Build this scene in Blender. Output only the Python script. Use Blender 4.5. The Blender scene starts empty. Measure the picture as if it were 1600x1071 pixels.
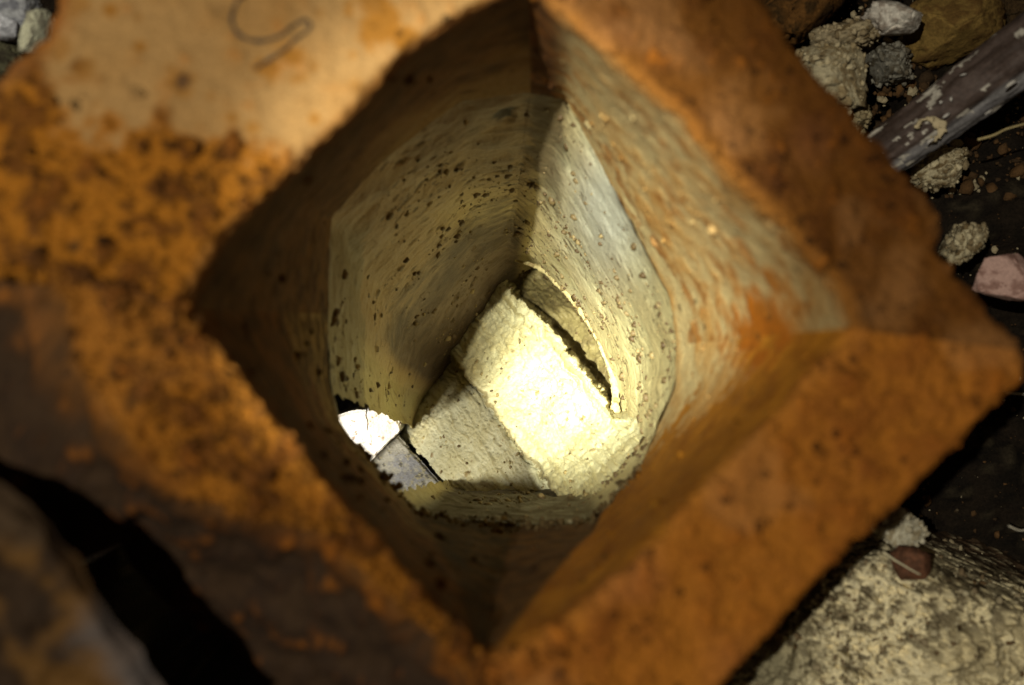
import bpy, math, random
import numpy as np
from mathutils import Vector

SC = bpy.context.scene
COL = SC.collection
rng = np.random.default_rng(7)
random.seed(7)

# ------------------------------------------------------------------ camera
H = 1.20                      # camera height above the bottom of the pit
F = 1600 * 50.0 / 36.0        # focal length in photograph pixels
cam = bpy.data.cameras.new('camera')
cam.lens = 50; cam.sensor_width = 36; cam.sensor_fit = 'HORIZONTAL'
cam.clip_start = 0.01; cam.clip_end = 50
cam.dof.use_dof = True
cam.dof.focus_distance = 0.90
cam.dof.aperture_fstop = 7.5
camo = bpy.data.objects.new('camera', cam); COL.objects.link(camo)
camo.location = (0, 0, H)     # looks straight down the flue
SC.camera = camo

# ------------------------------------------------------------------ light
w = bpy.data.worlds.new('World'); SC.world = w; w.use_nodes = True
w.node_tree.nodes['Background'].inputs[0].default_value = (1.0, 0.72, 0.42, 1)
w.node_tree.nodes['Background'].inputs[1].default_value = 0.038

def spot(name, loc, target, energy, size_deg, blend, radius, color):
    l = bpy.data.lights.new(name, 'SPOT')
    l.energy = energy; l.spot_size = math.radians(size_deg); l.spot_blend = blend
    l.shadow_soft_size = radius; l.color = color
    o = bpy.data.objects.new(name, l); COL.objects.link(o)
    o.location = loc
    d = Vector(target) - Vector(loc)
    o.rotation_euler = d.to_track_quat('-Z', 'Y').to_euler()
    return o
TORCH = (-0.218, 0.065, H + 0.60)
spot('torch_beam', TORCH, (0.044, -0.026, H - 0.90), 310, 5.8, 1.0, 0.004, (0.96, 0.99, 0.88))
spot('torch_wall_fill', TORCH, (0.114, 0.028, H - 1.0), 150, 10.4, 1.0, 0.005, (0.96, 0.98, 0.90))  # added spot, aimed off the beam to brighten the NE wall
spot('torch_spill', TORCH, (0.10, -0.02, H - 1.0), 42, 70, 0.4, 0.005, (1.0, 0.96, 0.84))
# light falling through the side passage at the foot of the flue
spot('passage_lamp', (-0.150, -0.115, H - 0.80), (-0.092, -0.060, H - 0.97), 2.3, 22, 0.9, 0.012, (1.0, 0.96, 0.90))
spot('passage_glow', (-0.165, -0.088, H - 0.80), (-0.030, -0.075, H - 0.99), 1.75, 80, 1.0, 0.015, (1.0, 0.97, 0.90))

SC.view_settings.view_transform = 'Standard'
SC.view_settings.look = 'None'
SC.view_settings.exposure = 0.0
SC.view_settings.gamma = 1.0
SC.render.engine = 'CYCLES'
SC.cycles.max_bounces = 8
SC.cycles.diffuse_bounces = 6

# ------------------------------------------------------------------ numpy helpers
def U(px, py, d):
    px = np.asarray(px, float); py = np.asarray(py, float); d = np.asarray(d, float)
    return np.stack([(px - 800) / F * d, -(py - 535.5) / F * d, H - d + 0 * px], -1)

def _hash(ix, iy, iz, seed):
    h = (ix.astype(np.int64) * 374761393 + iy.astype(np.int64) * 668265263 + iz.astype(np.int64) * 2147483647 + seed * 974634777) & 0xFFFFFFFF
    h = ((h ^ (h >> 13)) * 1274126177) & 0xFFFFFFFF
    h = ((h ^ (h >> 16)) * 2246822519) & 0xFFFFFFFF
    h = h ^ (h >> 15)
    return (h & 0xFFFFFF) / float(0xFFFFFF)

def vnoise(P, scale, seed=0):
    Q = P * scale; I = np.floor(Q).astype(np.int64); f = Q - I; f = f * f * f * (f * (f * 6 - 15) + 10)
    r = 0
    for dx in (0, 1):
        for dy in (0, 1):
            for dz in (0, 1):
                wgt = (f[:, 0] if dx else 1 - f[:, 0]) * (f[:, 1] if dy else 1 - f[:, 1]) * (f[:, 2] if dz else 1 - f[:, 2])
                r = r + wgt * _hash(I[:, 0] + dx, I[:, 1] + dy, I[:, 2] + dz, seed)
    return r * 2 - 1

def fbm(P, scale, octs=4, gain=0.5, seed=0):
    a, s, r = 1.0, scale, 0
    for k in range(octs):
        r = r + a * vnoise(P + 17.3 * k, s, seed + k); a *= gain; s *= 2.03
    return r

def cells(P, scale, prob, seed=0, rmin=0.15, rmax=0.5):
    """distance to the nearest active cell point over its own radius: < 1 is inside a pit"""
    Q = P * scale; I = np.floor(Q).astype(np.int64)
    best = np.full(len(P), 9.0)
    for dx in (-1, 0, 1):
        for dy in (-1, 0, 1):
            for dz in (-1, 0, 1):
                a, b, c = I[:, 0] + dx, I[:, 1] + dy, I[:, 2] + dz
                act = _hash(a, b, c, seed) < prob
                r = rmin + (rmax - rmin) * _hash(a, b, c, seed + 5) ** 2
                d = np.sqrt((Q[:, 0] - a - _hash(a, b, c, seed + 1)) ** 2 + (Q[:, 1] - b - _hash(a, b, c, seed + 2)) ** 2 + (Q[:, 2] - c - _hash(a, b, c, seed + 3)) ** 2) / r
                best = np.where(act & (d < best), d, best)
    return best

def smooth(x, a, b):
    t = np.clip((x - a) / (b - a), 0, 1); return t * t * (3 - 2 * t)

def mix(A, B, t):
    A = np.asarray(A, float); B = np.asarray(B, float)
    return A + (B - A) * np.asarray(t)[..., None]

def polyline(pts, n):
    """n samples (last excluded) evenly spread along an open polyline, in any dimension"""
    pts = np.asarray(pts, float)
    s = np.concatenate([[0], np.cumsum(np.linalg.norm(np.diff(pts, axis=0), axis=1))])
    t = np.linspace(0, s[-1], n, endpoint=False)
    return np.stack([np.interp(t, s, pts[:, k]) for k in range(pts.shape[1])], -1)

def ring(sides, ns):
    return np.concatenate([polyline(sd, n) for sd, n in zip(sides, ns)])

def circ_smooth(A, n):
    if n <= 0: return A
    k = np.exp(-0.5 * (np.arange(-3 * n, 3 * n + 1) / n) ** 2); k /= k.sum()
    out = np.zeros_like(A)
    for i, kk in enumerate(k): out += kk * np.roll(A, i - 3 * n, axis=0)
    return out

def axis_smooth(A, n):
    """gaussian smoothing along axis 0 with the ends held"""
    k = np.exp(-0.5 * (np.arange(-3 * n, 3 * n + 1) / n) ** 2); k /= k.sum()
    B = np.concatenate([np.repeat(A[:1], 3 * n, 0), A, np.repeat(A[-1:], 3 * n, 0)])
    out = np.zeros_like(A)
    for i, kk in enumerate(k): out += kk * B[i:i + len(A)]
    out[0] = A[0]; out[-1] = A[-1]
    return out

def grid_normals(V):
    """V (rows, cols, 3) -> unit normals from finite differences"""
    a = np.gradient(V, axis=0); b = np.gradient(V, axis=1)
    n = np.cross(a, b); n /= np.linalg.norm(n, axis=-1, keepdims=True) + 1e-12
    return n

# ------------------------------------------------------------------ object helpers
def link(o, parent=None):
    COL.objects.link(o)
    if parent is not None: o.parent = parent
    return o

def mesh_obj(name, V, faces, mat, parent=None, col=None, smooth_shade=True):
    me = bpy.data.meshes.new(name)
    V = np.asarray(V, float).reshape(-1, 3)
    if isinstance(faces, np.ndarray) and faces.ndim == 2:
        nf, k = faces.shape
        me.vertices.add(len(V)); me.vertices.foreach_set('co', V.ravel())
        me.loops.add(nf * k); me.loops.foreach_set('vertex_index', faces.ravel().astype(np.int32))
        me.polygons.add(nf)
        me.polygons.foreach_set('loop_start', np.arange(0, nf * k, k, dtype=np.int32))
        me.polygons.foreach_set('loop_total', np.full(nf, k, dtype=np.int32))
        me.update(calc_edges=True)
    else:
        me.from_pydata(V.tolist(), [], [list(map(int, f)) for f in faces])
    me.validate()
    if col is not None:
        at = me.color_attributes.new('Col', 'FLOAT_COLOR', 'POINT')
        c = np.ones((len(V), 4)); c[:, :3] = np.clip(np.asarray(col).reshape(-1, 3), 0, 1)
        at.data.foreach_set('color', c.ravel())
    if smooth_shade: me.polygons.foreach_set('use_smooth', np.ones(len(me.polygons), dtype=bool))
    me.materials.append(mat)
    return link(bpy.data.objects.new(name, me), parent)

def grid_faces(r, c, wrap=False):
    i = np.arange(r - 1)[:, None]; j = np.arange(c if wrap else c - 1)[None, :]
    j2 = (j + 1) % c
    return np.stack([i * c + j, i * c + j2, (i + 1) * c + j2, (i + 1) * c + j], -1).reshape(-1, 4)

def tag(o, label, cat, group=None, kind=None):
    o['label'] = label; o['category'] = cat
    if group: o['group'] = group
    if kind: o['kind'] = kind
    return o

def empty(name, loc=(0, 0, 0)):
    o = bpy.data.objects.new(name, None); o.empty_display_size = 0.02
    o.location = (0, 0, 0)
    return link(o)

# ------------------------------------------------------------------ materials
def attr_mat(name, rough=0.85, spec=0.25, grain=900.0, grain_amt=0.25, bump=0.25, bump_dist=0.0006, bump2=0.0, scale2=160.0, sheen=0.0, fleck=None):
    m = bpy.data.materials.new(name); m.use_nodes = True
    nt = m.node_tree; N = nt.nodes; L = nt.links
    b = N['Principled BSDF']
    b.inputs['Specular IOR Level'].default_value = spec
    at = N.new('ShaderNodeAttribute'); at.attribute_name = 'Col'
    tc = N.new('ShaderNodeTexCoord')
    n1 = N.new('ShaderNodeTexNoise'); n1.inputs['Scale'].default_value = grain; n1.inputs['Detail'].default_value = 5; n1.inputs['Roughness'].default_value = 0.65
    L.new(tc.outputs['Object'], n1.inputs['Vector'])
    mr = N.new('ShaderNodeMapRange'); mr.inputs['From Min'].default_value = 0.3; mr.inputs['From Max'].default_value = 0.7
    mr.inputs['To Min'].default_value = 1 - grain_amt; mr.inputs['To Max'].default_value = 1 + grain_amt * 0.6
    L.new(n1.outputs['Fac'], mr.inputs['Value'])
    mul = N.new('ShaderNodeMix'); mul.data_type = 'RGBA'; mul.blend_type = 'MULTIPLY'; mul.inputs['Factor'].default_value = 1
    L.new(at.outputs['Color'], mul.inputs['A']); L.new(mr.outputs['Result'], mul.inputs['B'])
    out = mul.outputs['Result']
    if fleck:
        sc, thr, colr = fleck
        nf = N.new('ShaderNodeTexNoise'); nf.inputs['Scale'].default_value = sc; nf.inputs['Detail'].default_value = 3; nf.inputs['Roughness'].default_value = 0.6
        L.new(tc.outputs['Object'], nf.inputs['Vector'])
        fr = N.new('ShaderNodeMapRange'); fr.inputs['From Min'].default_value = thr; fr.inputs['From Max'].default_value = thr + 0.035
        L.new(nf.outputs['Fac'], fr.inputs['Value'])
        mx = N.new('ShaderNodeMix'); mx.data_type = 'RGBA'
        L.new(fr.outputs['Result'], mx.inputs['Factor']); L.new(out, mx.inputs['A']); mx.inputs['B'].default_value = (*colr, 1)
        out = mx.outputs['Result']
    L.new(out, b.inputs['Base Color'])
    rr = N.new('ShaderNodeMapRange'); rr.inputs['To Min'].default_value = max(0.05, rough - 0.15); rr.inputs['To Max'].default_value = min(1, rough + 0.12)
    n3 = N.new('ShaderNodeTexNoise'); n3.inputs['Scale'].default_value = 55; n3.inputs['Detail'].default_value = 4
    L.new(tc.outputs['Object'], n3.inputs['Vector']); L.new(n3.outputs['Fac'], rr.inputs['Value']); L.new(rr.outputs['Result'], b.inputs['Roughness'])
    bp = N.new('ShaderNodeBump'); bp.inputs['Strength'].default_value = bump; bp.inputs['Distance'].default_value = bump_dist
    L.new(n1.outputs['Fac'], bp.inputs['Height'])
    if bump2 > 0:
        n2 = N.new('ShaderNodeTexNoise'); n2.inputs['Scale'].default_value = scale2; n2.inputs['Detail'].default_value = 6; n2.inputs['Roughness'].default_value = 0.6
        L.new(tc.outputs['Object'], n2.inputs['Vector'])
        bp2 = N.new('ShaderNodeBump'); bp2.inputs['Strength'].default_value = bump2; bp2.inputs['Distance'].default_value = 0.002
        L.new(n2.outputs['Fac'], bp2.inputs['Height']); L.new(bp2.outputs['Normal'], bp.inputs['Normal'])
    L.new(bp.outputs['Normal'], b.inputs['Normal'])
    return m

M_TERRA = attr_mat('terracotta', 0.9, 0.12, 700, 0.28, 0.5, 0.0008, 0.35, 130)
M_CLAY = attr_mat('clay_plaster', 0.62, 0.35, 1100, 0.20, 0.6, 0.0007, 0.5, 260, fleck=(330, 0.70, (0.10, 0.06, 0.02)))
M_SLAB = attr_mat('wet_clay', 0.5, 0.4, 900, 0.16, 0.5, 0.0007, 0.5, 180)
M_SOIL = attr_mat('dark_soil', 0.95, 0.1, 500, 0.5, 0.8, 0.002, 0.8, 90)
M_STONE = attr_mat('rubble_stone', 0.9, 0.15, 700, 0.35, 0.7, 0.001, 0.5, 150)
M_MORTAR = attr_mat('lime_mortar', 0.95, 0.1, 800, 0.25, 0.6, 0.001, 0.4, 150)
M_WOOD = attr_mat('weathered_wood', 0.7, 0.25, 500, 0.3, 0.4, 0.0006)
M_BRICK = attr_mat('fired_brick', 0.85, 0.2, 800, 0.25, 0.5, 0.0008, 0.3, 160)
M_STRAW = attr_mat('straw', 0.7, 0.2, 300, 0.2, 0.1, 0.0003)
M_PENCIL = attr_mat('pencil', 0.6, 0.3, 1500, 0.4, 0.1, 0.0002)

# colours (linear base colours)
ORANGE = (0.265, 0.091, 0.0085); ORANGE_D = (0.16, 0.048, 0.0055); PALE = (0.32, 0.180, 0.062); UMBER = (0.055, 0.026, 0.008)
CLAY = (0.63, 0.55, 0.26); CLAY_G = (0.60, 0.57, 0.36); CLAY_W = (0.72, 0.70, 0.52); SOOT = (0.045, 0.030, 0.012); BROWN = (0.13, 0.075, 0.022)

# ================================================================== terracotta block
def rim_d(p):
    p = np.asarray(p, float)
    return 0.44 + 0.04 * ((p[..., 0] - 800) - (p[..., 1] - 535)) / 1000

NS = [330, 330, 330, 330]
inner = [
    [(830, -35), (856, 9), (954, 93), (1061, 187), (1136, 275), (1220, 350), (1300, 435), (1328, 515)],
    [(1328, 515), (1275, 573), (1197, 657), (1138, 713), (1000, 860), (924, 936), (872, 977), (755, 1035)],
    [(755, 1035), (705, 985), (657, 925), (601, 859), (546, 800), (483, 725), (371, 585), (283, 482)],
    [(283, 482), (343, 371), (451, 273), (507, 224), (560, 172), (625, 92), (700, 38), (775, -10), (830, -35)]]
outer = [
    [(1030, -190), (1190, 0), (1250, 85), (1350, 205), (1468, 335), (1470, 362), (1455, 388), (1530, 470), (1597, 548)],
    [(1597, 548), (1602, 585), (1450, 740), (1330, 850), (1130, 1071), (1040, 1170), (770, 1330)],
    [(770, 1330), (560, 1200), (405, 1085), (350, 1010), (250, 955), (175, 845), (40, 920), (-180, 1000), (-320, 600)],
    [(-320, 600), (-150, 240), (0, 128), (68, 62), (92, 0), (110, -190), (600, -260), (1030, -190)]]
crest_sw = [(770, 1120), (720, 1032), (640, 960), (560, 880), (480, 817), (400, 812), (310, 790), (250, 740), (160, 640), (108, 560), (98, 480), (60, 400), (0, 362), (-110, 330)]

Ri = ring(inner, NS); Ro = ring(outer, NS)
Rc = Ri + (Ro - Ri) * 0.965
n0, n1_, n2_, n3_ = np.cumsum([0] + NS[:3])
sw = polyline(crest_sw, NS[2])
Rc[n2_:n3_] = sw
# blend the crest near the ends of the south-west side
for k in range(60):
    t = k / 60.0
    Rc[(n2_ - 60 + k)] = Rc[n2_ - 60 + k] * (1 - t * t) + np.array([770, 1120]) * t * t + 0
    Rc[(n3_ + 59 - k)] = Rc[n3_ + 59 - k] * (1 - t * t) + np.array([-110, 330]) * t * t
Ri = circ_smooth(Ri, 6); Ro = circ_smooth(Ro, 3); Rc = circ_smooth(Rc, 3)

joint = [
    [(830, 148), (886, 158), (960, 300), (1045, 465), (1055, 540)],
    [(1055, 540), (1052, 610), (1000, 730), (925, 815), (800, 822)],
    [(800, 822), (655, 803), (575, 713), (532, 662), (515, 600), (514, 490)],
    [(514, 490), (518, 340), (600, 250), (720, 160), (830, 148)]]
JD = 0.672
Rj = circ_smooth(ring(joint, NS), 4)

W_in = U(Ri[:, 0], Ri[:, 1], rim_d(Ri)); W_cr = U(Rc[:, 0], Rc[:, 1], rim_d(Rc))
do = rim_d(Ro) + 0.004
iswm = np.zeros(len(Ro)); iswm[n2_:n3_] = 1; iswm = circ_smooth(iswm[:, None], 18)[:, 0]
W_out = U(Ro[:, 0], Ro[:, 1], do + 0.060 * iswm)
W_bot = W_out.copy(); W_bot[:, 2] = H - 0.69
W_j = U(Rj[:, 0], Rj[:, 1], JD)
W_back = W_j.copy(); W_back[:, :2] *= 1.07; W_back[:, 2] = H - 0.69

def seg(A, B, n, e=1.0):
    t = (np.linspace(0, 1, n, endpoint=False) ** e)[:, None, None]
    return A[None] * (1 - t) + B[None] * t
rows = np.concatenate([seg(W_bot, W_out, 14), seg(W_out, W_cr, 34), seg(W_cr, W_in, 104), seg(W_in, W_j, 120), seg(W_j, W_back, 8), W_back[None]])
V = axis_smooth(rows, 2)
nr, nc = V.shape[:2]
# round the inner lip
V[60:190] = axis_smooth(V, 4)[60:190]
Nn = grid_normals(V); P = V.reshape(-1, 3); Nf = Nn.reshape(-1, 3)
if (Nn[100, :, 2].mean()) < 0: Nf = -Nf
pxy = np.stack([P[:, 0] / (H - P[:, 2]) * F + 800, -P[:, 1] / (H - P[:, 2]) * F + 535.5], -1)   # only used to lay stains out by hand
row = np.repeat(np.arange(nr), nc)
top = (smooth(row, 40, 56) * (1 - smooth(row, 146, 156)))
inw = smooth(row, 148, 162)
side = np.concatenate([np.full(n, k) for k, n in enumerate(NS)])[None].repeat(nr, 0).ravel()
jcol = np.tile(np.arange(nc), nr)
vd = np.clip((row - 152) / 120.0, 0, 1)                        # 0 lip .. 1 joint
# relief
n_big = fbm(P, 38, 4, 0.5, 1); n_mid = fbm(P, 150, 4, 0.55, 9); n_fine = fbm(P, 520, 3, 0.6, 21)
pit = cells(P, 75, 0.16, 31, 0.10, 0.34); pit2 = cells(P, 190, 0.10, 47, 0.15, 0.45)
# dirty left part of the face
dl = ((pxy[:, 1] - 140) * 0.94 - (pxy[:, 0] - 100) * 0.33)
dirt = smooth(dl + 60 * n_big + 45 * n_mid, -30, 30) * top
dirt = dirt * np.where((side == 3) | (side == 2), 1, 0)
disp = 0.0013 * n_big + 0.0012 * n_mid + 0.0005 * n_fine
disp += dirt * (0.0010 * n_mid + 0.0007 * n_fine)
disp -= 0.0022 * np.clip(1 - pit, 0, 1) ** 0.7 * (0.6 + dirt) + 0.0009 * np.clip(1 - pit2, 0, 1) * (0.3 + dirt)
# crumbly fillet where the inside of the right hand corner is smeared
disp = disp * (1 - 0.72 * inw)
nw_clean = np.where(side == 3, 1, 0) * top
disp = disp * (1 - 0.55 * nw_clean * (1 - dirt))
# ragged SW edge
edge = smooth(row, 14, 30) * (1 - smooth(row, 46, 70)) * np.where(side == 2, 1, 0)
disp += edge * (0.0022 * fbm(P, 70, 3, 0.5, 77))
P2 = P + Nf * disp[:, None]
# colours
c = mix(ORANGE, ORANGE_D, np.clip(0.30 + 0.45 * n_big + 0.45 * n_mid, 0, 1))
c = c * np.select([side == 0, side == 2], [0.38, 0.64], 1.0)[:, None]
c = mix(c, (0.30, 0.14, 0.045), smooth(fbm(P, 26, 4, 0.5, 61), 0.25, 0.7) * 0.3)
c = mix(c, (0.40, 0.155, 0.07), smooth(vnoise(P, 30, 63), 0.45, 0.8) * 0.15)
lip = np.exp(-((row - 150) / 9.0) ** 2)
c = mix(c, (0.45, 0.18, 0.028), lip * 0.28)
pale = np.where(side == 3, 1, 0) * top * (1 - dirt)
cp = mix(PALE, (0.30, 0.155, 0.045), np.clip(0.35 + 0.6 * n_big + 0.25 * n_mid, 0, 1))
c = mix(c, cp, pale)
# hand placed stains on the pale face (photograph pixels -> blotches a few mm across)
def blot(x, y, r, colr, a=1.0, rag=0.5):
    global c
    d = np.hypot(pxy[:, 0] - x, pxy[:, 1] - y) / r + rag * n_mid
    c = mix(c, colr, (1 - smooth(d, 0.55, 1.05)) * a * top)
STAIN = (0.26, 0.105, 0.012)
for (x, y, r, a) in [(430, 105, 30, .9), (462, 96, 34, .9), (450, 75, 24, .5), (120, 105, 16, 1), (128, 112, 22, .6), (272, 128, 30, .7), (284, 126, 13, 1), (218, 75, 12, .9),
                     (174, 16, 15, .9), (362, 184, 15, .8), (395, 200, 14, .7), (490, 186, 10, .8), (552, 84, 8, .6), (600, 40, 48, .95), (635, 58, 30, .95), (575, 8, 26, .8), (92, 75, 24, .6), (40, 150, 40, .7), (110, 12, 30, .6), (215, 28, 8, .5), (330, 150, 9, .4), (500, 20, 9, .35), (555, 135, 14, .5)]:
    blot(x, y, r, STAIN if a < 1 else (0.10, 0.05, 0.02), min(a, .95))
# dirt: brown crumbs and soil
cd = mix((0.28, 0.103, 0.008), (0.09, 0.032, 0.005), smooth(n_mid + 0.4 * n_fine + 0.3 * n_big, -0.1, 0.75))
c = mix(c, cd, dirt * np.where(side == 3, 1, 0.65))
c = mix(c, UMBER, np.clip(1.15 - pit, 0, 1) * np.clip(0.7 + dirt, 0, 1) * 0.9 * (1 - 0.6 * pale))
c = mix(c, UMBER, smooth(1.05 - pit2, 0, 0.3) * np.clip(0.15 + dirt * 0.7, 0, 1))
# broken slope of the south-west side: its shadow painted in as dark brown
slope = np.where(side == 2, 1, 0) * (1 - smooth(row + 4 * n_mid, 40, 54)) * smooth(row, 4, 14)
soil = mix((0.034, 0.018, 0.008), (0.020, 0.011, 0.006), np.clip(0.5 + n_mid, 0, 1))  # dark brown for the slope's painted shadow
c = mix(c, soil, slope)
# inside: smeared clay on NE wall and right hand corner, darker brown elsewhere
jn = jcol
ne = np.where(side == 0, 1, 0)
clay_in = mix((0.66, 0.51, 0.225), (0.58, 0.33, 0.095), np.clip(0.45 + 0.7 * n_big + 0.4 * n_mid, 0, 1))
u_ne = jcol / NS[0]
mne = ne * inw * smooth(u_ne, 0.06, 0.16) * (0.70 + 0.30 * smooth(vd + 0.25 * n_big, 0.15, 0.6))
c = mix(c, clay_in, np.clip(mne, 0, 1) * 0.9)
u_se = (jcol - NS[0]) / NS[1]
mse = np.where(side == 1, 1, 0) * inw * smooth(vd + 0.25 * n_mid + 0.2 * n_big - 0.75 * smooth(u_se, 0.1, 0.55), 0.32, 0.55)
c = mix(c, clay_in, mse * 0.95)
wet = np.exp(-(((pxy[:, 0] - 1195) / 55) ** 2 + ((pxy[:, 1] - 520) / 70) ** 2)) * inw
c = mix(c, (0.42, 0.13, 0.008), smooth(wet + 0.30 * n_mid + 0.1 * n_fine, 0.1, 0.85))
streak = fbm(P * np.array([1, 1, 1]), 90, 4, 0.6, 303)
c = mix(c, (0.34, 0.12, 0.012), smooth(streak, 0.1, 0.8) * (ne * inw) * 0.75)
seo = np.where(side == 1, 1, 0) * inw * (1 - np.clip(mse, 0, 1))
c = mix(c, mix((0.50, 0.205, 0.016), (0.34, 0.125, 0.010), np.clip(0.4 + 0.7 * n_mid + 0.4 * n_big, 0, 1)), seo * 0.95)
# shaded walls: brown darkened so the colour carries part of the shade
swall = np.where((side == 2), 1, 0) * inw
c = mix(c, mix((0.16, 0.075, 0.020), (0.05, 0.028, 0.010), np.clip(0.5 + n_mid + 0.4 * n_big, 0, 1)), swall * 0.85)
u_sw = (jcol - NS[0] - NS[1]) / NS[2]
c = mix(c, mix((0.30, 0.22, 0.08), (0.10, 0.06, 0.02), np.clip(0.5 + n_mid, 0, 1)), swall * smooth(vd + 0.2 * n_big, 0.45, 0.85) * 0.7)
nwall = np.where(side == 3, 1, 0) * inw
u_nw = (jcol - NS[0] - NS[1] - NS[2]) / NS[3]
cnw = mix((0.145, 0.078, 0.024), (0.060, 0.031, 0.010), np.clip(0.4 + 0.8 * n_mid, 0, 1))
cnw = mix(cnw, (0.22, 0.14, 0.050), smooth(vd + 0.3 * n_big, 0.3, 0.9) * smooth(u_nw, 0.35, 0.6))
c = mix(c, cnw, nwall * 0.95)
# bottom chamfer triangle, turned from the torch: its shade painted in dark
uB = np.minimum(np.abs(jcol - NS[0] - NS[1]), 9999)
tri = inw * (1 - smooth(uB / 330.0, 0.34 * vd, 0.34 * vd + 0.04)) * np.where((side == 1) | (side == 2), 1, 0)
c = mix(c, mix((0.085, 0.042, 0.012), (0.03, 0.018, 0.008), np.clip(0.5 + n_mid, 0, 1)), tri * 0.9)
# clay dust specks on the inner walls
c = mix(c, (0.07, 0.040, 0.013), smooth(1.05 - pit2, 0, 0.35) * inw * 0.75)

flue = empty('terracotta_flue_block')
tag(flue, 'large square orange terracotta flue block with a diamond-set hole and pencil squiggle', 'flue block')
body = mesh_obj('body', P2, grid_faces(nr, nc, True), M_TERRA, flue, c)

# loose grains of fired clay lying on the rim
def crumbs(name, pts, nrm, sizes, cols, parent, mat, seed):
    r = np.random.default_rng(seed); Vb, fb = ICO1
    VV, FF, CC = [], [], []
    for i in range(len(pts)):
        S = Vb * (sizes[i] * (1 + 0.95 * (r.random((len(Vb), 1)) - 0.5)) * (0.7 + 0.6 * r.random(3)))
        VV.append(S + pts[i] + nrm[i] * sizes[i] * 0.10); FF.append(fb + i * len(Vb)); CC.append(np.tile(cols[i], (len(Vb), 1)))
    o = mesh_obj(name, np.concatenate(VV), np.concatenate(FF), mat, parent, np.concatenate(CC), smooth_shade=False); o['kind'] = 'stuff'
    return o
def ico(sub):
    import bmesh
    bm = bmesh.new(); bmesh.ops.create_icosphere(bm, subdivisions=sub, radius=1.0)
    V = np.array([v.co[:] for v in bm.verts]); f = np.array([[v.index for v in p.verts] for p in bm.faces]); bm.free()
    return V, f
ICO5 = ico(5); ICO1 = ico(1)
wg = (top + 0.25 * inw * (vd < 0.9)) * (0.25 + 1.2 * dirt + smooth(n_big, 0.1, 0.6)) * np.where(side == 3, 0.35 + dirt, 1)
sel = rng.choice(len(P2), 2600, replace=False, p=wg / wg.sum())
crumbs('grains', P2[sel], Nf[sel], 0.0004 + 0.0019 * rng.random(2600) ** 4, mix(c[sel] * 0.3, c[sel] * 0.9, rng.random(2600)), flue, M_TERRA, 9)

# crumbling mortar along the lower lip of the hole
jx = np.where((Rj[:, 1] > 690) & (Rj[:, 0] > 560) & (Rj[:, 0] < 1010))[0]
r2 = np.random.default_rng(88); n2 = 420; ji = r2.choice(jx, n2)
up_ = r2.random(n2) ** 2 * 0.10
pp = W_j[ji] * (1 - up_[:, None]) + W_in[ji] * up_[:, None] + r2.normal(size=(n2, 3)) * 0.0012
crumbs('lip_crumbs', pp, np.tile((0, 0, 1.0), (n2, 1)), 0.0005 + 0.0018 * r2.random(n2) ** 3, mix(mix((0.06, 0.038, 0.014), (0.16, 0.11, 0.045), r2.random(n2)), (0.48, 0.42, 0.24), (r2.random(n2) > 0.93) * 0.7), flue, M_MORTAR, 15)

# pencil squiggle on the pale face
def tube_mesh(path, rad, nseg=8, flat=None):
    path = np.asarray(path, float); n = len(path)
    rad = np.broadcast_to(rad, (n,)) if np.ndim(rad) < 2 else rad
    T = np.gradient(path, axis=0); T /= np.linalg.norm(T, axis=1, keepdims=True) + 1e-12
    up = np.array([0, 0, 1.0]); A = np.cross(T, up); nz = np.linalg.norm(A, axis=1, keepdims=True)
    A = np.where(nz > 1e-4, A / (nz + 1e-12), np.array([1.0, 0, 0])); B = np.cross(A, T)
    th = np.linspace(0, 2 * math.pi, nseg, endpoint=False)
    fz = 1.0 if flat is None else flat
    V = path[:, None] + rad[:, None, None] * (np.cos(th)[None, :, None] * A[:, None] + fz * np.sin(th)[None, :, None] * B[:, None])
    f = grid_faces(n, nseg, True)
    V = np.concatenate([V.reshape(-1, 3), path[:1], path[-1:]])
    caps = [(j, (j + 1) % nseg, n * nseg) for j in range(nseg)][::-1] + [((n - 1) * nseg + j, (n - 1) * nseg + (j + 1) % nseg, n * nseg + 1) for j in range(nseg)]
    return V, [tuple(x) for x in f.tolist()] + caps

def catmull(pts, n):
    pts = np.asarray(pts, float); out = []
    Q = np.concatenate([[2 * pts[0] - pts[1]], pts, [2 * pts[-1] - pts[-2]]])
    for i in range(len(pts) - 1):
        p0, p1, p2, p3 = Q[i:i + 4]
        for t in np.linspace(0, 1, n, endpoint=False):
            out.append(0.5 * (2 * p1 + (p2 - p0) * t + (2 * p0 - 5 * p1 + 4 * p2 - p3) * t * t + (3 * p1 - p0 - 3 * p2 + p3) * t ** 3))
    out.append(pts[-1]); return np.array(out)

topmask = (row > 48) & (row < 150)
TP = P2[topmask]; TX = pxy[topmask]
def on_rim(x, y, lift=0.0004):
    k = np.argsort((TX[:, 0] - x) ** 2 + (TX[:, 1] - y) ** 2)[:6]
    d = (H - TP[k, 2]).mean() - lift
    return U(x, y, d)
sq = catmull([(388, -14), (370, 4), (362, 28), (368, 48), (385, 61), (410, 64), (438, 56), (462, 38), (478, 32), (485, 38), (478, 50), (460, 62), (450, 74), (436, 84), (420, 94), (398, 108)], 6)
path = np.array([on_rim(x, y) for x, y in sq])
V_, f_ = tube_mesh(path, 0.00055 + 0.0001 * np.sin(np.arange(len(path)) * 0.7), 6, 0.5)
pm = mesh_obj('pencil_mark', V_, f_, M_PENCIL, flue, np.tile((0.035, 0.028, 0.022), (len(V_), 1)))
pm['label'] = 'grey pencil squiggle on the pale corner face'

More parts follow.
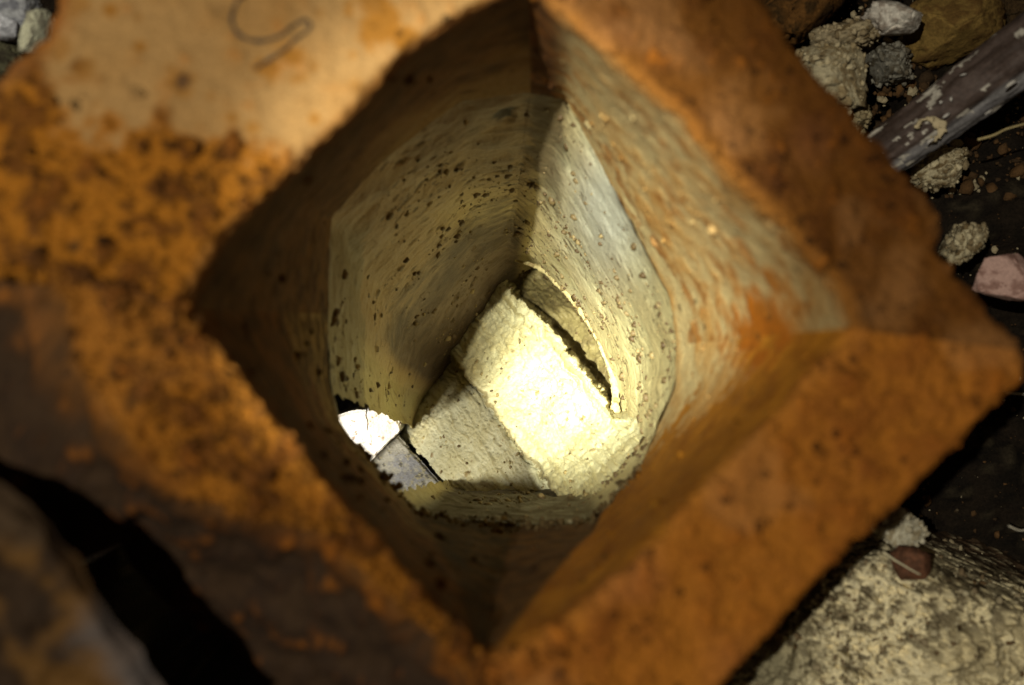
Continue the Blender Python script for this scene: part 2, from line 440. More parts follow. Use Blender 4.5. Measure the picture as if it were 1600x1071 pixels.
# ================================================================== lower clay-plastered flue
NL = [300, 260, 260, 300]
topc = [
    [(830, 150), (884, 160), (956, 300), (1040, 465), (1049, 540)],
    [(1049, 540), (1046, 610), (995, 725), (920, 808), (800, 815)],
    [(800, 815), (660, 798), (580, 708), (537, 660), (520, 600), (519, 490)],
    [(519, 490), (523, 342), (604, 254), (722, 164), (830, 150)]]
botc = [
    [(798, 368, .91), (838, 408, .935), (888, 460, .93), (932, 525, .90), (960, 590, .88)],
    [(960, 590, .88), (975, 640, .86), (1000, 690, .79), (930, 760, .79), (880, 775, .81), (800, 772, .87)],
    [(800, 772, .87), (705, 765, .93), (690, 735, .97), (650, 690, .97), (634, 652, .97), (620, 600, .92)],
    [(620, 600, .92), (631, 522, .90), (685, 459, .90), (748, 394, .90), (798, 368, .91)]]
finc = [
    [(785, 446, 1.00), (838, 428, 1.07), (893, 478, 1.07), (936, 541, 1.06), (956, 608, 1.01)],
    [(956, 608, 1.01), (952, 640, .98), (950, 680, .95), (900, 730, .95), (860, 750, .97), (800, 760, 1.0)],
    [(800, 760, 1.0), (712, 755, 1.02), (692, 735, 1.03), (655, 690, 1.03), (640, 668, 1.03), (672, 622, 1.02)],
    [(672, 622, 1.02), (697, 586, 1.015), (728, 545, 1.01), (762, 495, 1.005), (785, 446, 1.00)]]
Ct = circ_smooth(ring(topc, NL), 4); Cb = circ_smooth(ring(botc, NL), 3); Cf = circ_smooth(ring(finc, NL), 3)
Cj = circ_smooth(ring(joint, NL), 3); Wt = U(Cj[:, 0], Cj[:, 1], 0.672); Wt[:, 2] = H - 0.668
iw = np.arange(len(Wt))
Wt[:, :2] *= (1.007 + 0.060 * np.exp(-((iw - 300) / 24.0) ** 4) + 0.018 * np.exp(-((iw - 85) / 45.0) ** 2) + 0.012 * np.exp(-((iw - 930) / 60.0) ** 2))[:, None]
Wb = U(Cb[:, 0], Cb[:, 1], Cb[:, 2]); Wf = U(Cf[:, 0], Cf[:, 1], Cf[:, 2])
nv = 320
t = np.linspace(0, 1, nv)[:, None, None]
V = np.where(t < 0.7, Wt[None] * (1 - t / 0.7) + Wb[None] * t / 0.7, Wb[None] * (1 - (t - 0.7) / 0.3) + Wf[None] * (t - 0.7) / 0.3)
V[:] = axis_smooth(V, 4)
# belly: the plaster hollows out on the upper side, then turns in at the foot
ncl = V.shape[1]
uu = np.arange(ncl)
wNW = np.exp(-(((uu - (ncl - 70)) / 90.0) ** 2)) + np.exp(-(((uu + 70) / 90.0) ** 2))
hol = np.sin(np.pi * np.clip((t - 0.15) / 0.75, 0, 1)) * 0.005
V[:, :, 1] += (hol[:, :, 0] * wNW[None])
Nn = grid_normals(V); ctr = V.mean(axis=1, keepdims=True)
sgn = np.sign(((ctr - V) * Nn).sum(-1, keepdims=True).mean()); Nn = Nn * sgn     # points into the flue
P = V.reshape(-1, 3); Nf = Nn.reshape(-1, 3)
tt = np.repeat(np.linspace(0, 1, nv), ncl); uj = np.tile(uu, nv)
per = np.tile(np.concatenate([[0], np.cumsum(np.linalg.norm(np.diff(Wt, axis=0), axis=1))]), nv)
LP = per.max() + per[1]; RR = LP / (2 * math.pi); an = per / LP * 2 * math.pi
Q = np.stack([RR * 0.42 * np.cos(an), RR * 0.42 * np.sin(an), tt * 0.40], -1)               # streaks run round the flue
PX = np.stack([P[:, 0] / (H - P[:, 2]) * F + 800, -P[:, 1] / (H - P[:, 2]) * F + 535.5], -1)
b_ = fbm(P, 30, 4, 0.5, 101); m_ = fbm(Q, 170, 4, 0.55, 103); f_n = fbm(Q, 600, 3, 0.6, 107)
pa = cells(Q, 150, 0.60, 131, 0.10, 0.46); pb = cells(Q, 400, 0.62, 137, 0.2, 0.52); pc = cells(P, 70, 0.05, 139, 0.10, 0.25)
dens = smooth(fbm(P, 26, 3, 0.6, 151) + 0.3 * (uj < 300), -0.25, 0.45)
ma = smooth(1.05 - pa + 0.3 * f_n, 0, 0.3) * (0.35 + 0.65 * dens); mb = smooth(1.0 - pb + 0.25 * f_n, 0, 0.25) * dens; mc = smooth(1.0 - pc + 0.4 * m_, 0, 0.3)
trow = fbm(np.stack([RR * 0.08 * np.cos(an), RR * 0.08 * np.sin(an), tt * 0.5], -1), 240, 3, 0.6, 171)  # trowel drag marks
disp = 0.0022 * b_ + 0.00022 * m_ + 0.00012 * f_n + 0.0002 * trow - 0.0009 * ma - 0.0004 * mb + 0.0012 * mc
disp = disp * np.where(uj < 320, 0.6, 1.0)
disp = disp - 0.004 * np.clip(1 - np.hypot(PX[:, 0] - 790, (PX[:, 1] - 186) * 1.3) / 20, 0, 1)
P2 = P + Nf * disp[:, None]
c = mix(CLAY, (0.55, 0.42, 0.17), np.clip(0.35 + 0.5 * b_ + 0.12 * m_, 0, 1))
side = np.tile(np.concatenate([np.full(n, k) for k, n in enumerate(NL)]), nv)
lime = np.exp(-(((PX[:, 0] - 950) / 75) ** 2 + ((PX[:, 1] - 330) / 110) ** 2)) * np.where(side == 0, 1, 0)
c = mix(c, (0.66, 0.68, 0.56), np.clip(lime * 1.1, 0, 1) * 0.7)
nwm = smooth(uj, NL[0] + NL[1] + NL[2] - 60, NL[0] + NL[1] + NL[2] + 40)
nwm = np.where(uj < 300, 1 - smooth(uj, 0, 60), nwm)
c = mix(c, (0.27, 0.165, 0.066), nwm * 0.88)  # shade of the NW wall painted into its clay colour
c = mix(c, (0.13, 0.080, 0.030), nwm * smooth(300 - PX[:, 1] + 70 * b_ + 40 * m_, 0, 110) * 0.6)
c = mix(c, (0.30, 0.24, 0.08), np.where(side == 2, 1, 0) * 0.35)
c = mix(c, (0.58, 0.46, 0.21), np.exp(-(((PX[:, 0] - 770) / 75) ** 2 + ((PX[:, 1] - 335) / 48) ** 2)) * 0.8)  # bounced light on the vault, painted as a paler patch
mud_shade = smooth(tt * 1.0 + 0.06 * b_ + 0.05 * m_, 0.40, 0.66) * np.clip(smooth(uj, 835, 862) + 1 - smooth(uj, 15, 45), 0, 1) * np.where(uj < 300, 1 - smooth(uj, 15, 45), 1)  # wet mud smear, darkened to paint in the lower wall's shade
c = mix(c, mix((0.15, 0.105, 0.062), (0.060, 0.037, 0.017), np.clip(0.5 + 0.8 * b_ + 0.5 * m_, 0, 1)), mud_shade * 0.95)
# rectangle of dry clay and the corner's shadow painted dark beside it under the top corner
corner_shade = smooth(1.4 * np.exp(-(((PX[:, 0] - 860) / 33) ** 2 + ((PX[:, 1] - 205) / 125) ** 2)) + 0.3 * m_, 0.35, 0.8)
c = mix(c, (0.050, 0.030, 0.012), corner_shade * 0.95 * np.where(uj < 300, 0.6 - 0.6 * smooth(PX[:, 0] - 885 + 8 * m_, -6, 6), 1))
lf = smooth(572 - PX[:, 0] + 6 * m_, 0, 8) * np.where((side == 2) | (side == 3), 1, 0) * smooth(PX[:, 1], 330, 380)
c = mix(c, (0.15, 0.12, 0.05), lf * 0.65)
lower = np.where((side == 1) | (side == 2), 1, 0) * (1 - smooth(PX[:, 1] - 770 + 25 * m_, -18, 10) * 0)
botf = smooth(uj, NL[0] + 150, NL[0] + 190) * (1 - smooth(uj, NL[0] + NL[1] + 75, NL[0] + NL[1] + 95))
c = mix(c, (0.055, 0.036, 0.014), botf * 0.92)  # bottom facet darkened: its shade is in the colour
c = mix(c, (0.095, 0.058, 0.018), np.clip(ma, 0, 1) * 0.9); c = mix(c, (0.085, 0.052, 0.018), mb * 0.9); c = mix(c, (0.12, 0.075, 0.025), mc * 0.8)
pitm = smooth(1.15 - np.hypot(PX[:, 0] - 790, (PX[:, 1] - 186) * 1.4) / 12 + 0.9 * m_ + 0.4 * f_n, 0, 0.5)
c = mix(c, SOOT, pitm * 0.95)
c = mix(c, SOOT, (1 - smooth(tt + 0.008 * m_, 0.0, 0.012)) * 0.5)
low = empty('clay_plastered_flue')
tag(low, 'pale yellow clay-plastered lower flue seen deep inside the square hole', 'flue')
Fc = grid_faces(nv, ncl, True)
# the flue turns aside here: leave the south-west side open below the joint
a0, a1 = NL[0] + NL[1] + 100, NL[0] + NL[1] + 196
fj = Fc[:, 0] % ncl; fi = Fc[:, 0] // ncl
jag = (9 * np.sin(fi * 0.11) + 6 * np.sin(fi * 0.31 + 1)).astype(int) * 0 + (vnoise(np.stack([fi * 1.0, 0 * fi, 0 * fi], -1).astype(float), 0.12, 5) * 4).astype(int)
keep = ~((fj > a0 + jag) & (fj < a1 + jag) & (fi > 1))
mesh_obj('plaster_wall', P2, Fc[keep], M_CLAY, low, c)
# masonry behind the plaster (outer skin)
So = Wt.copy(); So[:, :2] *= 1.22; Sb = Wt.copy(); Sb[:, :2] = So[:, :2] * 1.0; Sb[:, 2] = H - 1.12
outr = np.stack([Wt, So, So * 0.5 + Sb * 0.5, Sb]); outr[0, :, 2] = H - 0.6925; outr[1, :, 2] = H - 0.6935; outr[0, :, :2] *= 1.06
Fo = grid_faces(4, ncl, True); fjo = Fo[:, 0] % ncl
Fo = Fo[~((fjo > a0 - 30) & (fjo < a1 + 40) & (Fo[:, 0] // ncl > 0))]
mesh_obj('outer_masonry', outr.reshape(-1, 3), Fo, M_MORTAR, low, np.tile((0.10, 0.06, 0.025), (4 * ncl, 1)))

# crumbs of clay and soil stuck to the plaster
wgt = (0.06 + dens ** 4) * smooth(tt, 0.03, 0.08)
wgt[(uj > a0 - 8) & (uj < a1 + 8)] = 0
sel = rng.choice(len(P2), 1700, replace=False, p=wgt / wgt.sum())
sz = 0.0004 + 0.0019 * rng.random(1700) ** 4
crumbs('crumbs', P2[sel], Nf[sel], sz, mix((0.10, 0.06, 0.02), (0.34, 0.25, 0.10), rng.random(1700) ** 3), low, M_SLAB, 3)

# ridge of squeezed clay at the right of the flue foot
def lumpy_tube(name, pts, rads, mat, parent, colr, seed, nseg=28, n=30, amp=0.35, flat=0.8):
    path = catmull(pts, n); r = catmull(np.asarray(rads, float)[:, None], n)[:, 0]
    V, f = tube_mesh(path, r, nseg, flat)
    k = len(path) * nseg; cen = np.repeat(path, nseg, 0)
    nn = fbm(V[:k], 170, 4, 0.6, seed); n2 = fbm(V[:k], 600, 3, 0.6, seed + 3)
    V[:k] = cen + (V[:k] - cen) * (1 + amp * nn + 0.18 * n2)[:, None]
    cc = np.tile(colr, (len(V), 1)).astype(float)
    cc[:k] = mix(cc[:k], (0.20, 0.13, 0.04), smooth(-nn, 0.25, 0.7) * 0.8)
    return mesh_obj(name, V, f, mat, parent, cc)
def px3(L): return np.array([U(x, y, d) for x, y, d in L])
lumpy_tube('clay_ridge', px3([(805, 408, .955), (845, 420, .945), (885, 456, .928), (915, 498, .91), (940, 540, .893), (958, 588, .88), (962, 632, .87), (955, 660, .868)]),
           [.0008, .0018, .0022, .0018, .002, .0022, .0026, .002], M_SLAB, low, (0.60, 0.50, 0.22), 401, amp=0.28)

# ------------------------------------------------------------------ slabs at the foot
def slab(name, cor, nu, nvv, thick, colfn, parent=None, mat=M_SLAB, amp=0.0012, seed=1, bulge=None, edge=0.0015, pits=True, dome=0.0):
    cor = [np.array(U(*q)) for q in cor]
    u = np.linspace(0, 1, nu)[None, :, None]; v = np.linspace(0, 1, nvv)[:, None, None]
    G = (1 - u) * (1 - v) * cor[0] + u * (1 - v) * cor[1] + u * v * cor[2] + (1 - u) * v * cor[3]
    if bulge is not None: G = G + u ** 3 * 4 * v * (1 - v) * np.asarray(bulge)
    N_ = grid_normals(G)
    if N_[..., 2].mean() < 0: N_ = -N_
    P = G.reshape(-1, 3); N_ = N_.reshape(-1, 3)
    b1 = fbm(P, 55, 4, 0.5, seed); b2 = fbm(P, 260, 4, 0.6, seed + 7); b3 = fbm(P, 900, 2, 0.6, seed + 11)
    pt = cells(P, 110, 0.12, seed + 21, 0.08, 0.36) if pits else np.full(len(P), 9.0)
    us = np.broadcast_to(u, (nvv, nu, 1)).ravel(); vs = np.broadcast_to(v, (nvv, nu, 1)).ravel()
    ed = np.minimum.reduce([us, 1 - us, vs, 1 - vs])
    rnd = -(1 - smooth(ed, 0, 0.06)) * 0.002
    rim = (1 - smooth(ed, 0, 0.10))
    dp = amp * b1 + amp * 0.5 * b2 + amp * 0.22 * b3 + rnd + dome * 16 * us * (1 - us) * vs * (1 - vs) + np.where(pt < 1, (1 - pt) * 0.0022, 0)
    P2 = P + N_ * dp[:, None]
    wob = np.stack([fbm(P + 3.1, 190, 3, 0.6, seed + 31), fbm(P + 9.7, 190, 3, 0.6, seed + 33), 0 * b1], -1)
    P2 = P2 + wob * (rim * edge)[:, None]
    colr = colfn(P, us, vs, b1, b2, b3, pt)
    # skirt and underside
    idx = np.arange(nu * nvv).reshape(nvv, nu)
    loop = np.concatenate([idx[0, :-1], idx[:-1, -1], idx[-1, :0:-1], idx[:0:-1, 0]])
    cen = P2.mean(0)
    low_ = P2[loop].copy(); low_[:, 2] = low_[:, 2].min() * 0 + low_[:, 2] - thick
    low_[:, :2] = cen[:2] + (low_[:, :2] - cen[:2]) * 1.0
    nV = len(P2); n = len(loop)
    fs = grid_faces(nvv, nu)
    sk = np.stack([loop, np.roll(loop, -1), nV + (np.arange(n) + 1) % n, nV + np.arange(n)], -1)
    Vv = np.concatenate([P2, low_]); cc = np.concatenate([colr, colr[loop] * 0.75])
    o = mesh_obj(name, Vv, np.concatenate([fs, sk]), mat, parent, cc)
    return o

def col_bright(P, u, v, b1, b2, b3, pt):
    c = mix((0.74, 0.66, 0.36), (0.60, 0.49, 0.21), np.clip(0.25 + 0.5 * b1 + 0.3 * b2, 0, 1))
    c = mix(c, (0.28, 0.19, 0.06), np.where(pt < 1, smooth(1.05 - pt, 0, .3), 0) * 0.85)
    ln = fbm(np.stack([u * 0.06 + 0.015 * v, v * 0.006, 0 * u], -1), 700, 3, 0.6, 19)
    c = mix(c, (0.36, 0.27, 0.09), smooth(ln, 0.2, 0.6) * smooth(u, 0.55, 0.9) * 0.8)
    return mix(c, (0.16, 0.10, 0.03), smooth(b2 + 0.4 * b3, 0.85, 1.0) * 0.6)
def col_dull(P, u, v, b1, b2, b3, pt):
    c = mix((0.52, 0.49, 0.29), (0.42, 0.37, 0.19), np.clip(0.4 + 0.6 * b1 + 0.3 * b2, 0, 1))
    c = mix(c, (0.20, 0.13, 0.04), np.where(pt < 1, smooth(1.05 - pt, 0, .3), 0) * 0.9)
    return mix(c, (0.55, 0.44, 0.16), smooth(b2, 0.35, 0.7) * 0.5)
def col_grey(P, u, v, b1, b2, b3, pt):
    c = mix((0.32, 0.30, 0.235), (0.22, 0.215, 0.21), smooth(b1 + 0.5 * b2, -0.2, 0.5))
    c = mix(c, (0.36, 0.31, 0.15), smooth(b2 - 0.2 + 0.6 * v, 0.3, 0.8) * 0.7)
    return mix(c, (0.05, 0.05, 0.06), smooth(b2 + b3 * .5, 0.75, 0.95) * 0.8)
def col_white(P, u, v, b1, b2, b3, pt):
    c = mix((0.82, 0.78, 0.68), (0.70, 0.60, 0.46), smooth(b1 + 0.3 * b2, 0.0, 0.7))
    return mix(c, (0.22, 0.12, 0.06), smooth(b2, 0.6, 0.8) * 0.8)

# the foot of the flue: two sloping sheets of clay that meet along a crack and run out under the walls
def inv_plane(pts):
    A = np.array([[x, y, 1.0] for x, y, d in pts]); return np.linalg.lstsq(A, np.array([1 / d for _, _, d in pts]), rcond=None)[0]
PB = inv_plane([(590, 405, 1.110), (728, 372, 1.040), (1052, 737, .787), (908, 836, .815)])
PD = inv_plane([(594, 640, 1.032), (640, 450, 1.095), (912, 842, .822), (712, 810, .945)])
def seg_dist(X, Y, pts):
    """signed distance to a polyline (positive to its right when walking along it), in the same units"""
    best = np.full(X.shape, 1e9); sg = np.zeros(X.shape)
    for (x0, y0), (x1, y1) in zip(pts[:-1], pts[1:]):
        ex, ey = x1 - x0, y1 - y0; L2 = ex * ex + ey * ey
        tq = np.clip(((X - x0) * ex + (Y - y0) * ey) / L2, 0, 1)
        dx, dy = X - x0 - tq * ex, Y - y0 - tq * ey; dd = np.hypot(dx, dy)
        cr = ex * dy - ey * dx
        upd = dd < best; best = np.where(upd, dd, best); sg = np.where(upd, np.sign(cr), sg)
    return best * sg
st = 1.35
gx = np.arange(560, 1085, st); gy = np.arange(370, 860, st); GX, GY = np.meshgrid(gx, gy)
crack = [(480, 250), (640, 480), (700, 556), (738, 602), (790, 668), (858, 758), (940, 870)]
PF0 = U(GX, GY, np.full(GX.shape, 0.95)).reshape(-1, 3)
wobc = (fbm(PF0, 120, 4, 0.6, 911) * 4.5).reshape(GX.shape)
SD = seg_dist(GX, GY, crack) + wobc                            # > 0 : left/below the crack
inner_l = [(770, 425), (806, 462), (858, 512), (906, 570), (936, 612), (952, 642)]
outer_l = [(770, 395), (832, 412), (888, 460), (932, 525), (958, 588), (962, 640)]
di = seg_dist(GX, GY, inner_l); do_ = seg_dist(GX, GY, outer_l)
wob2 = (fbm(PF0, 160, 3, 0.6, 921) * 4.0).reshape(GX.shape)
groove = smooth(-di + wob2, -1, 9) * (GY < 660) * (GX > 760) * smooth(660 - GY, 5, 30)
opening = (GX - 622) * (772 - 672) - (GY - 672) * (712 - 622)     # < 0 : beyond the brick crack
dB = 1 / (PB[0] * GX + PB[1] * GY + PB[2]); dD = 1 / (PD[0] * GX + PD[1] * GY + PD[2])
def floor_piece(name, mask, D, colfn, seed, amp, mat=M_SLAB):
    V = U(GX, GY, D); Pq = V.reshape(-1, 3)
    b1 = fbm(Pq, 50, 4, .5, seed); b2 = fbm(Pq, 240, 4, .6, seed + 3); b3 = fbm(Pq, 850, 3, .6, seed + 5)
    pt = cells(Pq, 120, 0.16, seed + 7, 0.08, 0.36); pt2 = cells(Pq, 330, 0.18, seed + 9, 0.15, 0.45)
    Nq = grid_normals(V).reshape(-1, 3); Nq = Nq * np.sign(Nq[:, 2:3])
    ln = fbm(np.stack([(SD.ravel()) * 0.0016, (GX.ravel() + GY.ravel()) * 0.00006, 0 * SD.ravel()], -1), 160, 4, .6, seed + 13)   # drag marks along the crack
    P2q = Pq + Nq * (amp * (b1 + .45 * b2 + .28 * b3) + 0.0008 * ln + np.where(pt < 1, (1 - pt) * 0.0020, 0) - np.where(pt2 < 1, (1 - pt2) * 0.0008, 0))[:, None]
    cc = colfn(Pq, b1, b2, b3, pt, pt2, ln)
    F4 = grid_faces(*GX.shape); keep = mask.ravel()[F4].all(1); F4 = F4[keep]
    used = np.unique(F4); re = np.full(len(Pq), -1); re[used] = np.arange(len(used))
    return mesh_obj(name, P2q[used], re[F4], mat, None, cc[used]), P2q[used]
def col_b(P, b1, b2, b3, pt, pt2, ln):
    c = mix((0.72, 0.66, 0.36), (0.58, 0.49, 0.22), np.clip(0.25 + 0.5 * b1 + 0.25 * b2, 0, 1))
    fib = smooth(16 - np.abs(di.ravel() - 16), 0, 14) * smooth(GY.ravel(), 430, 480) * smooth(690 - GY.ravel(), 0, 40)
    c = mix(c, (0.40, 0.33, 0.13), fib * smooth(ln, -0.35, 0.5) * 0.8)
    c = mix(c, (0.42, 0.34, 0.13), smooth(ln, 0.35, 0.7) * 0.45)
    c = mix(c, (0.24, 0.16, 0.05), np.where(pt < 1, smooth(1.05 - pt, 0, .3), 0) * 0.85)
    c = mix(c, (0.16, 0.10, 0.03), np.where(pt2 < 1, smooth(1.05 - pt2, 0, .3), 0) * 0.8)
    c = mix(c, mix((0.20, 0.15, 0.045), (0.11, 0.075, 0.022), np.clip(0.5 + b1 + b2, 0, 1)), groove.ravel() * 0.9)  # shade of the groove painted in as olive brown
    floor_mud_shade = smooth(-(GX.ravel() - 735) * 0.85 - (GY.ravel() - 490) * 0.5 + 40 * b1 + 14 * b2, 0, 60)
    c = mix(c, (0.17, 0.13, 0.075), floor_mud_shade * 0.9)  # wet clay smear, darkened to deepen the shadowed end of the floor
    return mix(c, (0.16, 0.11, 0.035), smooth(-wobc.ravel() * 0 + 5 - np.abs(SD.ravel()), 0, 4) * 0.7)
def col_d(P, b1, b2, b3, pt, pt2, ln):
    c = mix((0.60, 0.57, 0.36), (0.50, 0.45, 0.24), np.clip(0.4 + 0.6 * b1 + 0.3 * b2, 0, 1))
    c = mix(c, (0.22, 0.14, 0.045), np.where(pt < 1, smooth(1.05 - pt, 0, .3), 0) * 0.9)
    c = mix(c, (0.20, 0.13, 0.04), np.where(pt2 < 1, smooth(1.05 - pt2, 0, .3), 0) * 0.7)
    c = mix(c, (0.34, 0.27, 0.10), smooth(ln, 0.3, 0.7) * 0.5)
    floor_mud_shade = smooth(-(GX.ravel() - 668) * 0.85 - (GY.ravel() - 622) * 0.65 + 14 * b1 + 8 * b2, 0, 16)
    return mix(c, (0.12, 0.085, 0.045), floor_mud_shade * 0.92)  # same smear here: mud colour with the wall's shade painted in
DB = dB + 0.12 * groove * (0.35 + 0.65 * smooth(GY, 425, 500)) - 0.004 * np.exp(-((di - 10) / 9.0) ** 2) * (GY > 430) * (GY < 670) + 0.004 * np.exp(-(SD / 3.0) ** 2)
wq = (GX - 940) * 0.67 + (GY - 655) * 0.74 + wob2 * 0.5
DB = DB - 0.085 * np.clip((wq + 15) / 110.0, 0, 1.3) ** 1.7
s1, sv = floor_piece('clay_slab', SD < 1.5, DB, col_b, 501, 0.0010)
r1 = np.random.default_rng(5); dn = smooth(fbm(sv, 60, 3, .5, 71), -0.1, 0.6) + 0.1
si = r1.choice(len(sv), 420, replace=False, p=dn / dn.sum())
crumbs('grains', sv[si], np.tile((0, 0, 1.0), (420, 1)), 0.0003 + 0.0014 * r1.random(420) ** 4, mix((0.10, 0.06, 0.018), (0.40, 0.30, 0.11), r1.random(420) ** 2), s1, M_SLAB, 31)
tag(s1, 'brightly lit pale yellow sloping clay floor at the bottom of the flue', 'clay slab')
DD = np.maximum(dD, dB + 0.003) + 0.003 * np.exp(-(SD / 4.0) ** 2)
jg = (fbm(PF0, 200, 3, .6, 931) * 350).reshape(GX.shape)
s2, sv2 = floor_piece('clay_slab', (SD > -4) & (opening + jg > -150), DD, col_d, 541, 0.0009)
si = r1.choice(len(sv2), 260, replace=False)
crumbs('grains', sv2[si], np.tile((0, 0, 1.0), (260, 1)), 0.0003 + 0.0014 * r1.random(260) ** 4, mix((0.12, 0.07, 0.02), (0.44, 0.36, 0.15), r1.random(260)), s2, M_SLAB, 33)
tag(s2, 'dull grey-green clay slab left of the crack beside the bright slope', 'clay slab')
s3 = slab('grey_brick', [(535, 735, .985), (619, 676, 1.0), (706, 774, .965), (640, 845, .955)], 140, 140, 0.06, col_grey, None, M_BRICK, 0.0005, 541, pits=False, edge=0.0006)
tag(s3, 'bluish grey brick at the lower left foot of the flue', 'brick')
s4 = slab('white_block', [(500, 655, .965), (616, 632, .965), (629, 672, .975), (560, 742, .975)], 140, 120, 0.10, col_white, None, M_BRICK, 0.0007, 561, pits=False, edge=0.0008)
tag(s4, 'small glaring white block lit from the side passage beside the grey brick', 'block')

# ================================================================== surroundings
def soil_height(X, Y):
    d = np.full(X.shape, 0.84)
    r = np.maximum(np.abs(X - 0.0), np.abs(Y + 0.0))
    d = d + 0.34 * (1 - smooth(r, 0.20, 0.235))
    return d
g = np.linspace(-1, 1, 420); gg = np.sign(g) * (np.abs(g) * 0.55 + np.abs(g) ** 4 * 2.4)
X, Y = np.meshgrid(gg, gg); D = soil_height(X, Y)
Pg = np.stack([X, Y, H - D], -1).reshape(-1, 3)
gb = fbm(Pg, 14, 4, 0.55, 601); gm = fbm(Pg, 90, 4, 0.6, 603)
Pg[:, 2] += 0.016 * gb + 0.005 * gm
cg = mix((0.018, 0.012, 0.007), (0.008, 0.006, 0.004), np.clip(0.5 + gm, 0, 1))
cg = mix(cg, (0.10, 0.075, 0.04), smooth(gm + 0.3 * gb, 0.55, 0.8) * 0.3)
gr = mesh_obj('ground', Pg, grid_faces(420, 420), M_SOIL, None, cg)
gr['kind'] = 'structure'; gr['label'] = 'dark loose soil around the flue block'

def rock(name, x, y, d, size, c1, c2, seed, label, cat='stone', rot=0.0, mat=M_STONE, rough=1.0, holes=0.0, box=0.0, group=None):
    """lump of stone: size (sx, sy, sz) half extents in metres, centred at pixel ray (x, y) and depth d"""
    V, f = ICO5
    S = V.copy()
    if box > 0:
        B = V / np.abs(V).max(1, keepdims=True); S = V * (1 - box) + B * box * 0.85
    k = seed * 3.77
    a1 = fbm(V + k, 1.1, 3, 0.5, seed); a2 = fbm(V + k, 4.0, 4, 0.58, seed + 2); a3 = fbm(V + k, 13.0, 3, 0.6, seed + 4)
    q = cells(V + k, 4.0, 0.5, seed + 9, 0.15, 0.5)
    r = 1 + rough * (0.22 * a1 + 0.10 * a2 + 0.045 * a3) - holes * 0.14 * np.clip(1 - q, 0, 1)
    pl = np.random.default_rng(seed).normal(size=(14, 3)); pl /= np.linalg.norm(pl, axis=1, keepdims=True)
    S = S * r[:, None]
    for kk, nv_ in enumerate(pl):                      # knock flat faces off the lump
        ex = np.clip(S @ nv_ - (0.62 + 0.22 * ((kk * 0.618) % 1)), 0, None) * 0.88
        S = S - ex[:, None] * nv_
    S = S * (1 + 0.03 * rough * a3[:, None]) * np.array(size) * 1.15
    cr, sr = math.cos(rot), math.sin(rot)
    S = np.stack([S[:, 0] * cr - S[:, 1] * sr, S[:, 0] * sr + S[:, 1] * cr, S[:, 2]], -1)
    c = mix(c1, c2, smooth(a2 + 0.5 * a3, -0.1, 0.5))
    c = mix(c, (0.03, 0.022, 0.012), smooth(1.0 - q, 0, 0.35) * min(1, holes))
    o = mesh_obj(name, S, f, mat, None, c)
    o.location = U(x, y, d)
    if holes > 0.5:
        r_ = np.random.default_rng(seed + 50); n_ = 130
        up = np.where(S[:, 2] > -0.2 * size[2])[0]; ii = r_.choice(up, n_)
        nn_ = S[ii] / np.linalg.norm(S[ii], axis=1, keepdims=True)
        cb = crumbs('grains', S[ii], nn_, 0.0006 + 0.0020 * r_.random(n_) ** 2.5, mix(np.array(c1) * 1.1, c2, r_.random(n_)), o, mat, seed)
    return tag(o, label, cat, group)

# pale mortar heap at the lower right
hx, hy = 260, 220
u = np.linspace(0, 1, hx)[None, :]; v = np.linspace(0, 1, hy)[:, None]
HX = 1040 + 680 * u + 0 * v; HY = 770 + 420 * v + 0 * u
ridge = smooth(HY - (800 + 0.36 * np.maximum(HX - 1380, 0) + 0.2 * np.maximum(1380 - HX, 0)), -20, 90)
HD = 0.84 - 0.165 * ridge + 0.03 * smooth(HX, 1450, 1720)
Ph = U(HX, HY, HD).reshape(-1, 3)
hb = fbm(Ph, 28, 4, 0.55, 701); hm = fbm(Ph @ np.array([[.9, .6, 0], [-.5, 1.3, 0], [0, 0, 1.]]), 170, 4, 0.6, 703); hf = fbm(Ph, 420, 3, 0.6, 707)
hp = cells(Ph * np.array([1, 1.6, 1]), 150, 0.45, 711, 0.12, 0.5)
smoothz = smooth((HX.ravel() - 1400) * 0.25 + (HY.ravel() - 1000) * 1.0 + 40 * hb, -20, 60) * smooth(HX.ravel(), 1330, 1440) 
lumpz = np.exp(-(((HX.ravel() - 1200) / 70) ** 2 + ((HY.ravel() - 1040) / 70) ** 2))
rgh = 1 - 0.5 * np.clip(smoothz + lumpz, 0, 1)
Ph[:, 2] += 0.010 * hb + rgh * (0.0055 * hm + 0.0022 * hf - 0.004 * np.clip(1 - hp, 0, 1)) + 0.010 * lumpz
ch = mix((0.82, 0.71, 0.44), (0.66, 0.55, 0.31), np.clip(0.4 + hb, 0, 1))
dark = smooth(-hm + 0.6 * hf + 0.45 * hb, -0.12, 0.22) * rgh
ch = mix(ch, (0.045, 0.026, 0.010), np.clip(dark * 0.8 + smooth(1 - hp, 0, 0.3) * rgh * 0.9, 0, 1))
ch = mix(ch, (0.22, 0.19, 0.11), lumpz * 0.9)
ch = mix(ch, (0.05, 0.03, 0.015), 1 - smooth(ridge.ravel() + 0.25 * hm, 0.15, 0.75))
hsel = rng.choice(len(Ph), 1500, replace=False, p=(rgh ** 3 * ridge.ravel() + 1e-6) / (rgh ** 3 * ridge.ravel() + 1e-6).sum())
mh = mesh_obj('mortar_heap', Ph, grid_faces(hy, hx), M_MORTAR, None, ch)
crumbs('grains', Ph[hsel], np.tile((0, 0, 1.0), (1500, 1)), 0.0005 + 0.0017 * rng.random(1500) ** 3, mix((0.52, 0.45, 0.28), (0.12, 0.07, 0.03), rng.random(1500)), mh, M_MORTAR, 77)
tag(mh, 'heap of crumbly pale mortar at the lower right beside the flue block', 'mortar heap')

